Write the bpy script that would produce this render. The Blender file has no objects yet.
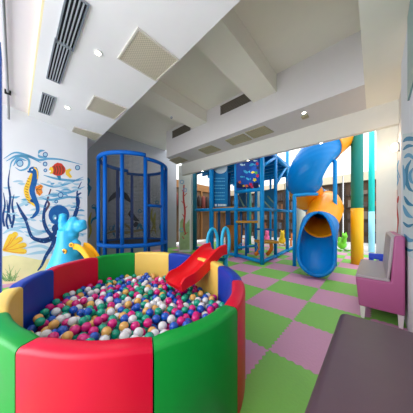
import bpy, bmesh, math, random
from mathutils import Vector, Matrix
import numpy as np
random.seed(7)
rng = np.random.default_rng(11)
SC = bpy.context.scene
COL = SC.collection
PI = math.pi

# ------------------------------------------------------------------ camera model (unit ~ 1 m, eye at z = 1)
F = 179.4; HZ = 221.0; T = math.atan2(168, F)
ct, st = math.cos(T), math.sin(T)
def dirs(px):
    a = (px - 206.5) / F
    return ct + st * a, st - ct * a
def onz(px, py, z=0.0):
    d = F * (1 - z) / (py - HZ); u, v = dirs(px); return Vector((d * u, d * v, z))
def onX(px, py, X):
    u, v = dirs(px); d = X / u; return Vector((X, d * v, 1 + (HZ - py) / F * d))
def onY(px, py, Y):
    u, v = dirs(px); d = Y / v; return Vector((d * u, Y, 1 + (HZ - py) / F * d))
def ld(lat, d, z):
    return Vector((ct * d + st * lat, st * d - ct * lat, z))
def atd(px, py, d):
    return ld((px - 206.5) / F * d, d, 1 + (HZ - py) / F * d)

# ------------------------------------------------------------------ materials
def lin(c):
    def f(v):
        v /= 255.0
        return v / 12.92 if v <= .04045 else ((v + .055) / 1.055) ** 2.4
    return (f(c[0]), f(c[1]), f(c[2]), 1)
MATS = {}
def mat(name, rgb, rough=.5, metal=0, noise=0, nscale=8, bump=0, bscale=60, emit=0, coat=0, spec=.4, trans=0, alpha=1, wave=False):
    if name in MATS: return MATS[name]
    m = bpy.data.materials.new(name); m.use_nodes = True
    nt = m.node_tree; b = nt.nodes['Principled BSDF']
    b.inputs['Base Color'].default_value = lin(rgb)
    b.inputs['Roughness'].default_value = rough
    b.inputs['Metallic'].default_value = metal
    b.inputs['Specular IOR Level'].default_value = spec
    b.inputs['Coat Weight'].default_value = coat
    b.inputs['Transmission Weight'].default_value = trans
    b.inputs['Alpha'].default_value = alpha
    tc = nt.nodes.new('ShaderNodeTexCoord')
    n = nt.nodes.new('ShaderNodeTexNoise'); n.inputs['Scale'].default_value = nscale
    n.inputs['Detail'].default_value = 4
    nt.links.new(tc.outputs['Object'], n.inputs['Vector'])
    mx = nt.nodes.new('ShaderNodeMix'); mx.data_type = 'RGBA'; mx.blend_type = 'MIX'
    c = lin(rgb); k = max(noise, .02)
    mx.inputs['A'].default_value = tuple(min(1, v * (1 - k)) for v in c[:3]) + (1,)
    mx.inputs['B'].default_value = tuple(min(1, v * (1 + k)) for v in c[:3]) + (1,)
    nt.links.new(n.outputs['Fac'], mx.inputs['Factor'])
    nt.links.new(mx.outputs['Result'], b.inputs['Base Color'])
    if bump:
        n2 = nt.nodes.new('ShaderNodeTexWave' if wave else 'ShaderNodeTexNoise')
        n2.inputs['Scale'].default_value = bscale
        if wave: n2.wave_type = 'RINGS'; n2.inputs['Distortion'].default_value = 1.5
        nt.links.new(tc.outputs['Object'], n2.inputs['Vector'])
        bp = nt.nodes.new('ShaderNodeBump'); bp.inputs['Strength'].default_value = bump
        bp.inputs['Distance'].default_value = .01
        nt.links.new(n2.outputs['Fac'], bp.inputs['Height'])
        nt.links.new(bp.outputs['Normal'], b.inputs['Normal'])
    if emit:
        b.inputs['Emission Color'].default_value = c
        b.inputs['Emission Strength'].default_value = emit
    MATS[name] = m
    return m
WHITE = mat('white_paint', (236, 235, 238), .8, noise=.02)
CREAM = mat('cream_paint', (234, 230, 218), .8, noise=.02)
WALLP = mat('wall_paint', (226, 228, 232), .8, noise=.02)
BLUE = mat('blue_powder_coat', (0, 122, 200), .4)
BLUED = mat('blue_padded_vinyl', (16, 92, 200), .45)
GRILLE_F = mat('grille_frame_metal', (205, 200, 190), .5)
DARK = mat('dark_gap', (30, 32, 36), .8)
STEEL = mat('brushed_steel', (150, 156, 164), .4, .6)

# ------------------------------------------------------------------ mesh helpers
def obj(name, bm, mats, parent=None, smooth=False, loc=None):
    bmesh.ops.recalc_face_normals(bm, faces=bm.faces[:])
    me = bpy.data.meshes.new(name); bm.to_mesh(me); bm.free()
    o = bpy.data.objects.new(name, me); COL.objects.link(o)
    for m in (mats if isinstance(mats, (list, tuple)) else [mats]): me.materials.append(m)
    if smooth:
        for p in me.polygons: p.use_smooth = True
    if loc is not None:
        L = Vector(loc)
        me.transform(Matrix.Translation(-L)); o.location = L
    if parent is not None:
        o.parent = parent
        o.matrix_parent_inverse = Matrix.Translation(-parent.location)
        if loc is None: pass
    return o
def tag(o, label, cat, group=None, kind=None):
    o['label'] = label; o['category'] = cat
    if group: o['group'] = group
    if kind: o['kind'] = kind
    return o
def thing(name, label, cat, loc, group=None):
    o = bpy.data.objects.new(name, None); COL.objects.link(o); o.location = loc
    o.empty_display_size = .1
    return tag(o, label, cat, group)
def struct(name, bm, m, parent=None, smooth=False):
    o = obj(name, bm, m, parent, smooth)
    if parent is None: o['kind'] = 'structure'
    return o
def B(): return bmesh.new()
def hexa(bm, pts, mi=0):
    vs = [bm.verts.new(p) for p in pts]
    for f in ((0,1,2,3),(7,6,5,4),(0,4,5,1),(1,5,6,2),(2,6,7,3),(3,7,4,0)):
        bm.faces.new([vs[i] for i in f]).material_index = mi
    return vs
def box(bm, x0, x1, y0, y1, z0, z1, mi=0, bev=0, seg=2, M=None):
    P = [(x0,y0,z0),(x1,y0,z0),(x1,y1,z0),(x0,y1,z0),(x0,y0,z1),(x1,y0,z1),(x1,y1,z1),(x0,y1,z1)]
    t = bmesh.new(); hexa(t, P, mi)
    if bev: bmesh.ops.bevel(t, geom=t.edges[:], offset=bev, segments=seg, profile=.5, affect='EDGES')
    merge(bm, t, M, mi); return bm
def merge(bm, t, M=None, mi=None):
    mp = {}
    for v in t.verts: mp[v] = bm.verts.new(M @ v.co if M else v.co)
    for f in t.faces:
        try:
            g = bm.faces.new([mp[v] for v in f.verts]); g.material_index = f.material_index if mi is None else mi
            g.smooth = f.smooth
        except ValueError: pass
    t.free()
def prism(bm, poly, z0, z1, mi=0, bev=0, seg=3):
    t = bmesh.new()
    lo = [t.verts.new((p[0], p[1], z0)) for p in poly]; hi = [t.verts.new((p[0], p[1], z1)) for p in poly]
    n = len(poly)
    t.faces.new(lo[::-1]); t.faces.new(hi)
    for i in range(n): t.faces.new((lo[i], lo[(i+1)%n], hi[(i+1)%n], hi[i]))
    if bev: bmesh.ops.bevel(t, geom=t.edges[:], offset=bev, segments=seg, profile=.5, affect='EDGES')
    merge(bm, t, None, mi); return bm
def catmull(P, n=8):
    P = [Vector(p) for p in P]; out = []
    Q = [2*P[0]-P[1]] + P + [2*P[-1]-P[-2]]
    for i in range(1, len(Q)-2):
        a, b, c, d = Q[i-1], Q[i], Q[i+1], Q[i+2]
        for k in range(n):
            t = k / n
            out.append(.5*((2*b) + (c-a)*t + (2*a-5*b+4*c-d)*t*t + (3*b-a-3*c+d)*t**3))
    out.append(P[-1]); return out
def frames(P):
    N = len(P); tg = [(P[min(i+1,N-1)]-P[max(i-1,0)]).normalized() for i in range(N)]
    ref = Vector((0,0,1)) if abs(tg[0].z) < .9 else Vector((1,0,0))
    nrm = (ref - tg[0]*ref.dot(tg[0])).normalized(); fr = []
    for t in tg:
        nrm = (nrm - t*nrm.dot(t)).normalized()
        fr.append((t, nrm, t.cross(nrm)))
    return fr
def tube(bm, P, r, seg=10, mi=0, cap=True):
    P = [Vector(p) for p in P]; fr = frames(P); rings = []
    for i, (p, (t, n, b)) in enumerate(zip(P, fr)):
        rr = r[i] if isinstance(r, (list, tuple)) else r
        rings.append([bm.verts.new(p + (n*math.cos(2*PI*k/seg) + b*math.sin(2*PI*k/seg))*rr) for k in range(seg)])
    for i in range(len(rings)-1):
        for k in range(seg):
            f = bm.faces.new((rings[i][k], rings[i][(k+1)%seg], rings[i+1][(k+1)%seg], rings[i+1][k])); f.material_index = mi; f.smooth = True
    if cap:
        for rg in (rings[0], rings[-1]):
            f = bm.faces.new(rg); f.material_index = mi
    return bm
def lathe(bm, prof, seg=24, mi=0, M=None, sy=1):
    t = bmesh.new(); rings = []
    for r, z in prof:
        rings.append([t.verts.new((r*math.cos(2*PI*k/seg), sy*r*math.sin(2*PI*k/seg), z)) for k in range(seg)])
    for i in range(len(rings)-1):
        for k in range(seg):
            f = t.faces.new((rings[i][k], rings[i][(k+1)%seg], rings[i+1][(k+1)%seg], rings[i+1][k])); f.smooth = True
    t.faces.new(rings[0][::-1]); t.faces.new(rings[-1])
    merge(bm, t, M, mi); return bm
def ball(bm, c, r, seg=12, mi=0, sc=(1,1,1)):
    t = bmesh.new(); bmesh.ops.create_uvsphere(t, u_segments=seg, v_segments=max(6, seg*2//3), radius=r)
    for f in t.faces: f.smooth = True
    merge(bm, t, Matrix.Translation(c) @ Matrix.Diagonal((*sc, 1)), mi)
    return bm

# ================================================================== SETTING
FLOORM = bpy.data.materials.new('foam_mat_checker'); FLOORM.use_nodes = True
def build_floor_mat(m):
    nt = m.node_tree; b = nt.nodes['Principled BSDF']; L = nt.links
    b.inputs['Roughness'].default_value = .5
    tc = nt.nodes.new('ShaderNodeTexCoord'); sp = nt.nodes.new('ShaderNodeSeparateXYZ'); L.new(tc.outputs['Object'], sp.inputs[0])
    def math_(op, a, b2=None):
        n = nt.nodes.new('ShaderNodeMath'); n.operation = op
        for i, v in enumerate((a, b2)):
            if v is None: continue
            if isinstance(v, (int, float)): n.inputs[i].default_value = v
            else: L.new(v, n.inputs[i])
        return n.outputs[0]
    def wob(v): return math_('MULTIPLY', math_('SINE', math_('MULTIPLY', v, 2*PI/.055)), .007)
    x = math_('ADD', math_('ADD', sp.outputs[0], wob(sp.outputs[1])), -1.345)
    y = math_('ADD', math_('ADD', sp.outputs[1], wob(sp.outputs[0])), -.60)
    fx = math_('FLOOR', math_('DIVIDE', x, .578)); fy = math_('FLOOR', math_('DIVIDE', y, .572))
    par = math_('ABSOLUTE', math_('MODULO', math_('ADD', fx, fy), 2))
    # seam lines
    def seam(v, w):
        r = math_('FRACT', math_('DIVIDE', v, w)); d = math_('ABSOLUTE', math_('SUBTRACT', r, .5))
        return math_('GREATER_THAN', d, .4965)
    sm = math_('MAXIMUM', seam(x, .578), seam(y, .572))
    mx = nt.nodes.new('ShaderNodeMix'); mx.data_type = 'RGBA'
    mx.inputs['A'].default_value = lin((126, 196, 80)); mx.inputs['B'].default_value = lin((205, 148, 180))
    L.new(par, mx.inputs['Factor'])
    m2 = nt.nodes.new('ShaderNodeMix'); m2.data_type = 'RGBA'; L.new(math_('MULTIPLY', sm, .35), m2.inputs['Factor'])
    L.new(mx.outputs['Result'], m2.inputs['A']); m2.inputs['B'].default_value = lin((90, 100, 70))
    L.new(m2.outputs['Result'], b.inputs['Base Color'])
    v = nt.nodes.new('ShaderNodeTexVoronoi'); v.inputs['Scale'].default_value = 55; L.new(tc.outputs['Object'], v.inputs['Vector'])
    bp = nt.nodes.new('ShaderNodeBump'); bp.inputs['Strength'].default_value = .35; bp.inputs['Distance'].default_value = .004
    L.new(v.outputs['Distance'], bp.inputs['Height']); L.new(bp.outputs['Normal'], b.inputs['Normal'])
build_floor_mat(FLOORM)
bm = B(); box(bm, -2.5, 7.25, -.6, 5.7, -.06, 0); struct('floor', bm, FLOORM)
bm = B(); box(bm, -3.5, 13, -6, 9, -.12, -.061); box(bm, 7.25, 13, -6, 9, -.061, -.012)
struct('floor_atrium', bm, mat('polished_tile', (232, 230, 226), .15, noise=.03))

# left wall block (seahorse wall) with alcove return, and alcove back wall
YL = 4.263
WLA, WLB = Vector((-2.5, 3.852, 0)), Vector((1.05, 4.45, 0))
bm = B(); prism(bm, [WLA.xy, WLB.xy, (1.05, 5.75), (-2.5, 5.75)], 0, 2.95); WALL_L = struct('wall_left', bm, WALLP)
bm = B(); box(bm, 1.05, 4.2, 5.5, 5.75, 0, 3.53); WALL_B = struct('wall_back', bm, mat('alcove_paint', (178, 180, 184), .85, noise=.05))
YR = -.222
bm = B(); box(bm, -2.5, 3.02, -.42, YR, 0, 2.94); WALL_R = struct('wall_right', bm, WALLP)
# pier past the right wall and the column that carries the lintel
bm = B(); box(bm, 3.02, 3.95, -.42, -.262, 0, 2.79, 0); box(bm, 3.02, 3.95, -.262, -.25, .2, 2.3, 0)
struct('wall_pier', bm, mat('pier_paint', (214, 210, 204), .7, noise=.04))
bm = B(); box(bm, 3.95, 4.2, -.42, -.02, 0, 2.79); struct('wall_column', bm, mat('column_paint', (222, 224, 216), .6, noise=.05))
# ceilings
bm = B(); box(bm, .165, 1.25, -1.6, 5.7, 2.79, 2.94); struct('ceiling', bm, WHITE)
bm = B(); box(bm, -2.5, .165, -1.6, 4.6, 2.83, 2.94); struct('ceiling_left', bm, mat('lilac_white', (232, 224, 228), .8))
bm = B(); box(bm, .150, .165, -1.6, 4.29, 2.79, 2.831); struct('trim_1', bm, mat('warm_led_trim', (255, 238, 196), .6, emit=.0))
bm = B(); box(bm, 1.25, 3.7, -.3, 5.75, 3.53, 3.65); struct('ceiling_high', bm, CREAM)
bm = B(); box(bm, 1.20, 1.25, .095, 5.7, 2.941, 3.55); struct('ceiling_edge', bm, WHITE)
bm = B(); box(bm, 1.25, 3.2, -.42, .095, 2.79, 3.53); struct('ceiling_right', bm, CREAM)
# cross beams
bm = B(); box(bm, 1.25, 3.1, 2.81, 3.25, 3.26, 3.53); BEAM1 = struct('ceiling_beam', bm, CREAM)
bm = B(); box(bm, 1.25, 3.1, 1.23, 1.66, 3.22, 3.53); struct('ceiling_beam_near', bm, CREAM)
# bulkhead above the lintel (front face is the fascia), and the lintel below it
fx = lambda y: 3.13 + (2.93 - 3.13) * (y - .1) / 4.2
bm = B(); prism(bm, [(fx(.0), 0.095), (3.925, .095), (3.69, 4.42), (fx(4.3), 4.3)], 2.79, 3.53); struct('wall_bulkhead', bm, mat('bulkhead_paint', (206, 202, 202), .8))
bm = B(); prism(bm, [(3.2, -.42), (3.95, -.42), (3.925, .095), (3.2, .095)], 2.79, 3.53); struct('wall_bulkhead_right', bm, CREAM)
LA = Vector((3.60, 4.45)); LB = Vector((3.86, -.3))
bm = B(); prism(bm, [LA, LB, (3.95, -.3), (3.69, 4.45)], 2.44, 2.79); struct('wall_lintel', bm, mat('lintel_paint', (212, 210, 202), .8))
# pillar carrying the lintel on the left
bm = B(); prism(bm, [(3.62, 4.62), (3.86, 4.30), (4.05, 4.42), (3.85, 4.9)], 0, 2.79); PIL = struct('wall_pillar', bm, mat('pillar_paint', (216, 220, 210), .8, noise=.05))

# atrium beyond: shop fronts on two sides under a white upper wall
ATW = mat('atrium_white', (245, 245, 243), .6)
XF = 9.6; YF = 6.9
bm = B(); box(bm, XF, XF+.2, -5.5, YF+.2, 2.95, 5.2); box(bm, XF, XF+.2, -5.5, YF+.2, -.02, .12); struct('wall_atrium_right', bm, ATW)
bm = B(); box(bm, 4.4, XF, YF, YF+.2, 2.95, 5.2); struct('wall_atrium_left', bm, ATW)

# ------------------------------------------------------------------ world and camera
w = bpy.data.worlds.new('daylight'); SC.world = w; w.use_nodes = True
bg = w.node_tree.nodes['Background']; bg.inputs['Color'].default_value = (.93, .96, 1.0, 1); bg.inputs['Strength'].default_value = 1.5
cam = bpy.data.cameras.new('camera'); co = bpy.data.objects.new('camera', cam); COL.objects.link(co)
cam.sensor_width = 36; cam.lens = 36 * F / 413; cam.shift_y = (HZ - 206.5) / 413; cam.clip_start = .02
co.location = (0, 0, 1); co.rotation_euler = (PI/2, 0, T - PI/2)
SC.camera = co
vs = SC.view_settings; vs.view_transform = 'Standard'; vs.look = 'None'; vs.gamma = 1; vs.use_curve_mapping = False; vs.exposure = 0.57
def area(name, loc, rot, sx, sy, power, col=(1,1,1)):
    l = bpy.data.lights.new(name, 'AREA'); l.shape = 'RECTANGLE'; l.size = sx; l.size_y = sy; l.energy = power; l.color = col
    o = bpy.data.objects.new(name, l); COL.objects.link(o); o.location = loc; o.rotation_euler = rot; return o
area('skylight', (7.6, 2.2, 5.4), (0, 0, 0), 4.5, 7.5, 190, (1, 1, 1))

area('window_daylight', (-2.45, 1.9, 1.45), (0, -PI/2, 0), 2.5, 3.6, 95, (.95, .97, 1.0))

# ================================================================== CEILING FITTINGS
def slot_diffuser(px4, n, label, name='slot_diffuser'):
    P = [onz(*p, 2.79) for p in px4]
    x0 = min(p.x for p in P); x1 = max(p.x for p in P); y0 = min(p.y for p in P); y1 = max(p.y for p in P)
    t = thing(name, label, 'air vent', ((x0+x1)/2, (y0+y1)/2, 2.79), 'slot diffusers in the left ceiling')
    f = B(); wd = .012
    box(f, x0, x1, y0, y0+wd, 2.772, 2.789); box(f, x0, x1, y1-wd, y1, 2.772, 2.789)
    box(f, x0, x0+wd, y0+wd, y1-wd, 2.772, 2.789); box(f, x1-wd, x1, y0+wd, y1-wd, 2.772, 2.789)
    obj('frame', f, STEEL, t)
    b = B(); box(b, x0+wd, x1-wd, y0+wd, y1-wd, 2.786, 2.789); obj('backing', b, DARK, t)
    for k in range(n):
        xx = x0 + wd + (x1 - x0 - 2*wd) * (k + .8) / (n + .6)
        s = B(); box(s, xx-.004, xx+.005, y0+wd, y1-wd, 2.773, 2.785); obj('slat', s, mat('slat_grey', (176, 182, 190), .5, .2), t)
slot_diffuser([(63.6,2),(87.2,2),(77,40),(55,40)], 4, 'long four-slot grey air diffuser nearest the camera in the left ceiling')
slot_diffuser([(55,41.5),(72,47),(60,81),(46,77)], 4, 'middle one of three four-slot grey air diffusers in the left ceiling')
slot_diffuser([(42,93),(55.5,97),(49,114.5),(39,111)], 4, 'smallest grey air diffuser, nearest the seahorse wall')
GRM = bpy.data.materials.new('perforated_grille'); GRM.use_nodes = True
def grille_mat(m, c0, c1, sc):
    nt = m.node_tree; b = nt.nodes['Principled BSDF']; b.inputs['Roughness'].default_value = .6
    tc = nt.nodes.new('ShaderNodeTexCoord'); v = nt.nodes.new('ShaderNodeTexChecker'); v.inputs['Scale'].default_value = sc
    v.inputs['Color1'].default_value = lin(c0); v.inputs['Color2'].default_value = lin(c1)
    nt.links.new(tc.outputs['Object'], v.inputs['Vector']); nt.links.new(v.outputs['Color'], b.inputs['Base Color'])
grille_mat(GRM, (204, 196, 176), (172, 164, 146), 70)
GRM2 = bpy.data.materials.new('bulkhead_grille'); GRM2.use_nodes = True
grille_mat(GRM2, (176, 168, 136), (150, 142, 112), 52)
def panel_grille(P, label, name='ceiling_grille', m=GRM, group='square grilles in the left ceiling', z=2.79):
    c = sum(P, Vector())/4
    t = thing(name, label, 'air vent', (c.x, c.y, z), group)
    f = B(); q = [c + (p-c)*.93 for p in P]
    for i in range(4):
        j = (i+1) % 4
        hexa(f, [(*P[i].xy, z-.015), (*P[j].xy, z-.015), (*q[j].xy, z-.015), (*q[i].xy, z-.015), (*P[i].xy, z-.001), (*P[j].xy, z-.001), (*q[j].xy, z-.001), (*q[i].xy, z-.001)])
    obj('frame', f, GRILLE_F if m is GRM else m, t)
    g = B(); prism(g, [p.xy for p in q][::-1], z-.010, z-.001); obj('grille_face', g, m, t)
def sq(px, py, s, sx=None):
    c = onz(px, py, 2.79); sx = sx or s
    return [c + Vector(v) for v in ((-sx/2,-s/2,0),(sx/2,-s/2,0),(sx/2,s/2,0),(-sx/2,s/2,0))]
panel_grille([onz(*p, 2.79) for p in ((137.6,26.4),(117.4,57.4),(156.2,80.6),(179.5,59.3))], 'largest-looking beige ceiling grille in the left ceiling, nearest the camera')
panel_grille([onz(*p, 2.79) for p in ((94,95),(86,108.5),(115,119),(127.5,108))], 'middle beige grille of the row in the left ceiling')
panel_grille([onz(*p, 2.79) for p in ((74,126.2),(71,132.5),(96,140),(102,134.2))], 'beige ceiling grille right above the seahorse wall edge')
for (pts, lab) in (([(245,132),(264,125.5),(274,131.5),(254,138)], 'olive square grille in the bulkhead underside, rightmost of the row'),
                   ([(225,140),(243,133.5),(252,139),(233,145)], 'pale grey-green square panel in the bulkhead underside beside the olive grille'),
                   ([(198,149.5),(211,145),(221,149.5),(207,154)], 'olive square grille in the bulkhead underside above the tree-painted pillar'),
                   ([(169,160),(179,156.5),(188,160),(177,164)], 'leftmost small olive grille of the bulkhead underside, by the trampoline')):
    panel_grille([onz(*p, 2.79) for p in pts], lab, m=(GRM2 if 'olive' in lab else mat('panel_pale', (206, 210, 200), .7)), group='square grilles under the bulkhead')
def duct_grille(pa, pb, h, label):
    # dark rectangular grille on the fascia
    def onf(px, py):
        X = 3.05
        for _ in range(6):
            q = onX(px, py, X); X = fx(q.y)
        return onX(px, py, X)
    a = onf(*pa); b = onf(*pb); z0 = (a.z + b.z)/2
    d = Vector((b.x-a.x, b.y-a.y, 0)); n = Vector((d.y, -d.x, 0)).normalized()
    if n.x > 0: n = -n
    t = thing('duct_grille', label, 'air vent', ((a.x+b.x)/2, (a.y+b.y)/2, z0-h/2), 'dark grilles on the bulkhead face')
    def slab(k0, k1, za, zb, o0, o1):
        p = a + d*k0; q = a + d*k1
        bm = B(); hexa(bm, [(*(p+n*o0).xy, za), (*(q+n*o0).xy, za), (*(q+n*o1).xy, za), (*(p+n*o1).xy, za), (*(p+n*o0).xy, zb), (*(q+n*o0).xy, zb), (*(q+n*o1).xy, zb), (*(p+n*o1).xy, zb)]); return bm
    obj('backing', slab(0, 1, z0-h/2, z0+h/2, .001, .006), mat('grille_brown', (72, 66, 58), .7), t)
    for k in range(7):
        zz = z0 - h/2 + h*(k+.5)/7
        obj('slat', slab(.02, .98, zz-.006, zz+.004, .006, .02), mat('slat_brown', (112, 104, 92), .6), t)
duct_grille((220.5, 110.5), (251, 96), .2, 'larger dark louvred duct grille on the bulkhead face, right of the beam')
duct_grille((172.5, 134.5), (190.5, 126.5), .2, 'smaller dark louvred duct grille on the bulkhead face, left of the beam end')
LAMPM = mat('lamp_glow', (255, 244, 225), .4, emit=9)
def downlight(p, label, r=.027, power=6, group='recessed ceiling spotlights'):
    t = thing('downlight', label, 'ceiling light', p, group)
    a = B(); lathe(a, [(r*1.5, -.008), (r*1.5, -.001), (r*.9, -.001), (r*.9, -.008)], 16, M=Matrix.Translation(p)); obj('bezel', a, mat('bezel_white', (240, 240, 240), .4), t)
    a = B(); lathe(a, [(r*.95, -.010), (r*.95, -.0085)], 16, M=Matrix.Translation(p)); obj('lamp', a, LAMPM, t)
    l = bpy.data.lights.new('spot', 'SPOT'); l.energy = power; l.spot_size = 2.2; l.spot_blend = .8; l.shadow_soft_size = .04; l.color = (1, .93, .84)
    o = bpy.data.objects.new('spot', l); COL.objects.link(o); o.location = Vector(p) - Vector((0,0,.03)); o.parent = t; o.matrix_parent_inverse = Matrix.Translation(-Vector(p))
downlight(onz(98, 52.5, 2.79), 'round recessed spotlight in the left ceiling beside the nearest beige grille', power=14)
downlight(onz(67.5, 107.3, 2.79), 'round recessed spotlight in the left ceiling beside the smallest slot diffuser', power=10)
downlight(onz(304, 112.5, 2.79), 'round recessed spotlight in the bulkhead underside right of the olive grilles', power=14)
def onlint(px, py, z=2.44): return onz(px, py, z)
for px, py, lab in ((195.5, 169, 'tiny spotlight under the lintel just right of the tree-painted pillar'), (244, 158.2, 'tiny spotlight under the lintel above the fish picture panel'), (319, 139.5, 'tiny spotlight under the lintel in front of the tube slide')):
    p = onz(px, py, 2.44); p.x = LA.x + (LB.x-LA.x)*(LA.y-p.y)/(LA.y-LB.y) + .05
    downlight(p, lab, r=.022, power=4)
p = onz(305, 116.5, 2.79)
a = B(); box(a, p.x-.05, p.x+.05, p.y-.05, p.y+.05, 2.772, 2.789, bev=.004); tag(obj('ceiling_speaker_panel', a, GRM2), 'small beige square fitting in the bulkhead underside beside a spotlight', 'vent')
p = onY(171.5, 117.5, 2.805)
a = B(); ball(a, p, .022); tag(obj('sprinkler_head', a, STEEL), 'small dark sprinkler on the side of the far ceiling beam', 'sprinkler')
# pipe under the left ceiling
t = thing('ceiling_pipe', 'thin grey conduit along the ceiling at the far left edge', 'pipe', (-.07, 2.5, 2.79))
a = B(); tube(a, [(-.068, -.4, 2.80), (-.068, 4.1, 2.80), (-.068, 4.19, 2.79), (-.068, 4.2, 2.6)], .014, 8); obj('pipe_run', a, mat('pipe_grey', (150, 152, 156), .4, .3), t)
for yy in (1.9, 3.75):
    a = B(); box(a, -.1, -.036, yy-.02, yy+.02, 2.78, 2.829); obj('bracket', a, DARK, t)
a = B(); box(a, -.32, -.076, 2.15, 2.4, 0, 2.42, bev=.01); box(a, -.34, -.066, 2.13, 2.42, 0, .08)
tag(obj('blue_post', a, BLUED), 'bright blue square post at the left edge of the view', 'post')

# ================================================================== BALL PIT
CX, CY, EA, EB, PH = .725, 1.497, .945, .722, math.radians(73.25)
def ell(t, off=0):
    x, y = EA*math.cos(t), EB*math.sin(t)
    nx, ny = EB*math.cos(t), EA*math.sin(t); l = math.hypot(nx, ny)
    x += nx/l*off; y += ny/l*off
    return (CX + x*math.cos(PH) - y*math.sin(PH), CY + x*math.sin(PH) + y*math.cos(PH))
SEAM = [172.3, 140.3, 115, 88.9, 62.3, 25.1, -9.1, -43.8, -73, -101.6, -128, -156.4, -187.7]
VR = mat('red_vinyl', (205, 0, 46), .38, spec=.3, bump=.05, bscale=14); VG = mat('green_vinyl', (0, 142, 50), .4, spec=.3, bump=.05, bscale=14)
VY = mat('yellow_vinyl', (238, 200, 96), .4, bump=.05, bscale=14); VB = mat('blue_vinyl', (14, 56, 160), .4, spec=.3, bump=.05, bscale=14)
PCOL = [('red', VR), ('green', VG), ('yellow', VY), ('blue', VB), ('red', VR), ('green', VG), ('yellow', VY), ('blue', VB), ('yellow', VY), ('blue', VB), ('red', VR), ('green', VG)]
PIT = thing('ball_pit', 'large round soft-play ball pit walled by red, green, yellow and blue padded blocks', 'ball pit', (CX, CY, 0))
RIM = .572; TH = .082
for i in range(12):
    a0, a1 = math.radians(SEAM[i]), math.radians(SEAM[i+1])
    g = .003
    a0 -= g; a1 += g
    n = 8; t = bmesh.new(); rr = .022
    prof = [(0, 0), (0, RIM-rr*1.0)]
    for k in range(1, 5): prof.append((rr - rr*math.cos(k*PI/8), RIM - rr + rr*math.sin(k*PI/8)))
    for k in range(1, 5): prof.append((TH - rr + rr*math.sin(k*PI/8), RIM - rr + rr*math.cos(k*PI/8)))
    prof += [(TH, 0)]
    rows = []
    for k in range(n+1):
        u = k/n; tt = a0 + (a1-a0)*u
        # round off the end corners slightly
        e = min(u, 1-u)*n; sh = .010*max(0, 1-e)
        cx_, cy_ = ell(tt, TH/2)
        row = []
        for o_, z_ in prof:
            x_, y_ = ell(tt, o_)
            zz = z_ - (sh if z_ > .3 else 0)
            row.append(t.verts.new((x_ + (cx_-x_)*sh*1.5, y_ + (cy_-y_)*sh*1.5, zz)))
        rows.append(row)
    m_ = len(prof)
    for k in range(n):
        for j in range(m_):
            j2 = (j+1) % m_
            f = t.faces.new((rows[k][j], rows[k][j2], rows[k+1][j2], rows[k+1][j])); f.smooth = True
    t.faces.new(rows[0]); t.faces.new(rows[-1][::-1])
    o = obj('padded_block', t, PCOL[i][1], PIT)
    es = o.modifiers.new('split', 'EDGE_SPLIT'); es.split_angle = math.radians(50)
    o['label'] = PCOL[i][0] + ' padded vinyl block of the pit wall'
bm = B(); prism(bm, [ell(2*PI*k/48, -.002) for k in range(48)], .003, .2); obj('base_pad', bm, VB, PIT)

# balls: drop them one by one to the lowest resting place
R = .0295
cell = {}
def near(x, y):
    i, j = int(math.floor(x/.06)), int(math.floor(y/.06)); r_ = []
    for a in (-1,0,1):
        for b in (-1,0,1): r_ += cell.get((i+a, j+b), [])
    return r_
def inside(x, y):
    dx, dy = x-CX, y-CY
    u = dx*math.cos(PH)+dy*math.sin(PH); v = -dx*math.sin(PH)+dy*math.cos(PH)
    return (u/(EA-R-.006))**2 + (v/(EB-R-.006))**2 < 1
def level(x, y):
    d = ct*x + st*y
    return .285 + .05*max(0, min(1, (1.7-d)/.9))
# slide end keep-out (chute lies on the balls)
S0 = ld(.10, 2.16, 0); S1 = ld(-.31, 1.80, 0)
def in_slide(x, y, z):
    ax, ay = S1.x-S0.x, S1.y-S0.y; L2 = ax*ax+ay*ay; k = ((x-S0.x)*ax+(y-S0.y)*ay)/L2
    if k < -.1 or k > 1.12: return False
    qx, qy = S0.x+ax*k, S0.y+ay*k
    return math.hypot(x-qx, y-qy) < .165 and z > .24
balls = []
fails = 0; D2 = (2*R+.0004)**2
while fails < 60 and len(balls) < 2600:
    best = None
    for _ in range(16):
        x = CX + random.uniform(-1, 1); y = CY + random.uniform(-1, 1)
        if not inside(x, y): continue
        z = .2 + R + .001
        for (bx, by, bz) in near(x, y):
            q = D2 - (x-bx)**2 - (y-by)**2
            if q > 0: z = max(z, bz + math.sqrt(q))
        if in_slide(x, y, z) or z > level(x, y): continue
        if best is None or z < best[2]: best = (x, y, z)
    if best is None: fails += 1; continue
    fails = 0
    balls.append(best); cell.setdefault((int(math.floor(best[0]/.06)), int(math.floor(best[1]/.06))), []).append(best)
BP = np.array(balls)
# how much of each ball the eye sees
eye = np.array([0, 0, 1.0]); vis = np.zeros(len(BP)); dist = np.linalg.norm(BP-eye, axis=1)
ths = [(0, 0)] + [(.75, k*PI/3) for k in range(6)]
for i, c in enumerate(BP):
    d = (c-eye)/dist[i]; u = np.cross(d, [0,0,1]); u /= np.linalg.norm(u); v = np.cross(d, u)
    for r_, a_ in ths:
        p = c + R*(r_*(math.cos(a_)*u + math.sin(a_)*v) - math.sqrt(1-r_*r_)*d)
        q = p - eye; L = np.linalg.norm(q); q /= L
        w_ = BP - eye; k = w_ @ q; h = np.linalg.norm(w_ - np.outer(k, q), axis=1)
        blk = (h < R*.97) & (k < L - .002) & (np.arange(len(BP)) != i)
        if blk.any(): continue
        s_ = (1-RIM)/(1-p[2]); rx, ry = p[0]*s_, p[1]*s_      # ray height of the rim
        dx, dy = rx-CX, ry-CY; uu = dx*math.cos(PH)+dy*math.sin(PH); vv = -dx*math.sin(PH)+dy*math.cos(PH)
        if (uu/EA)**2 + (vv/EB)**2 > 1: continue
        vis[i] += 1
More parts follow.
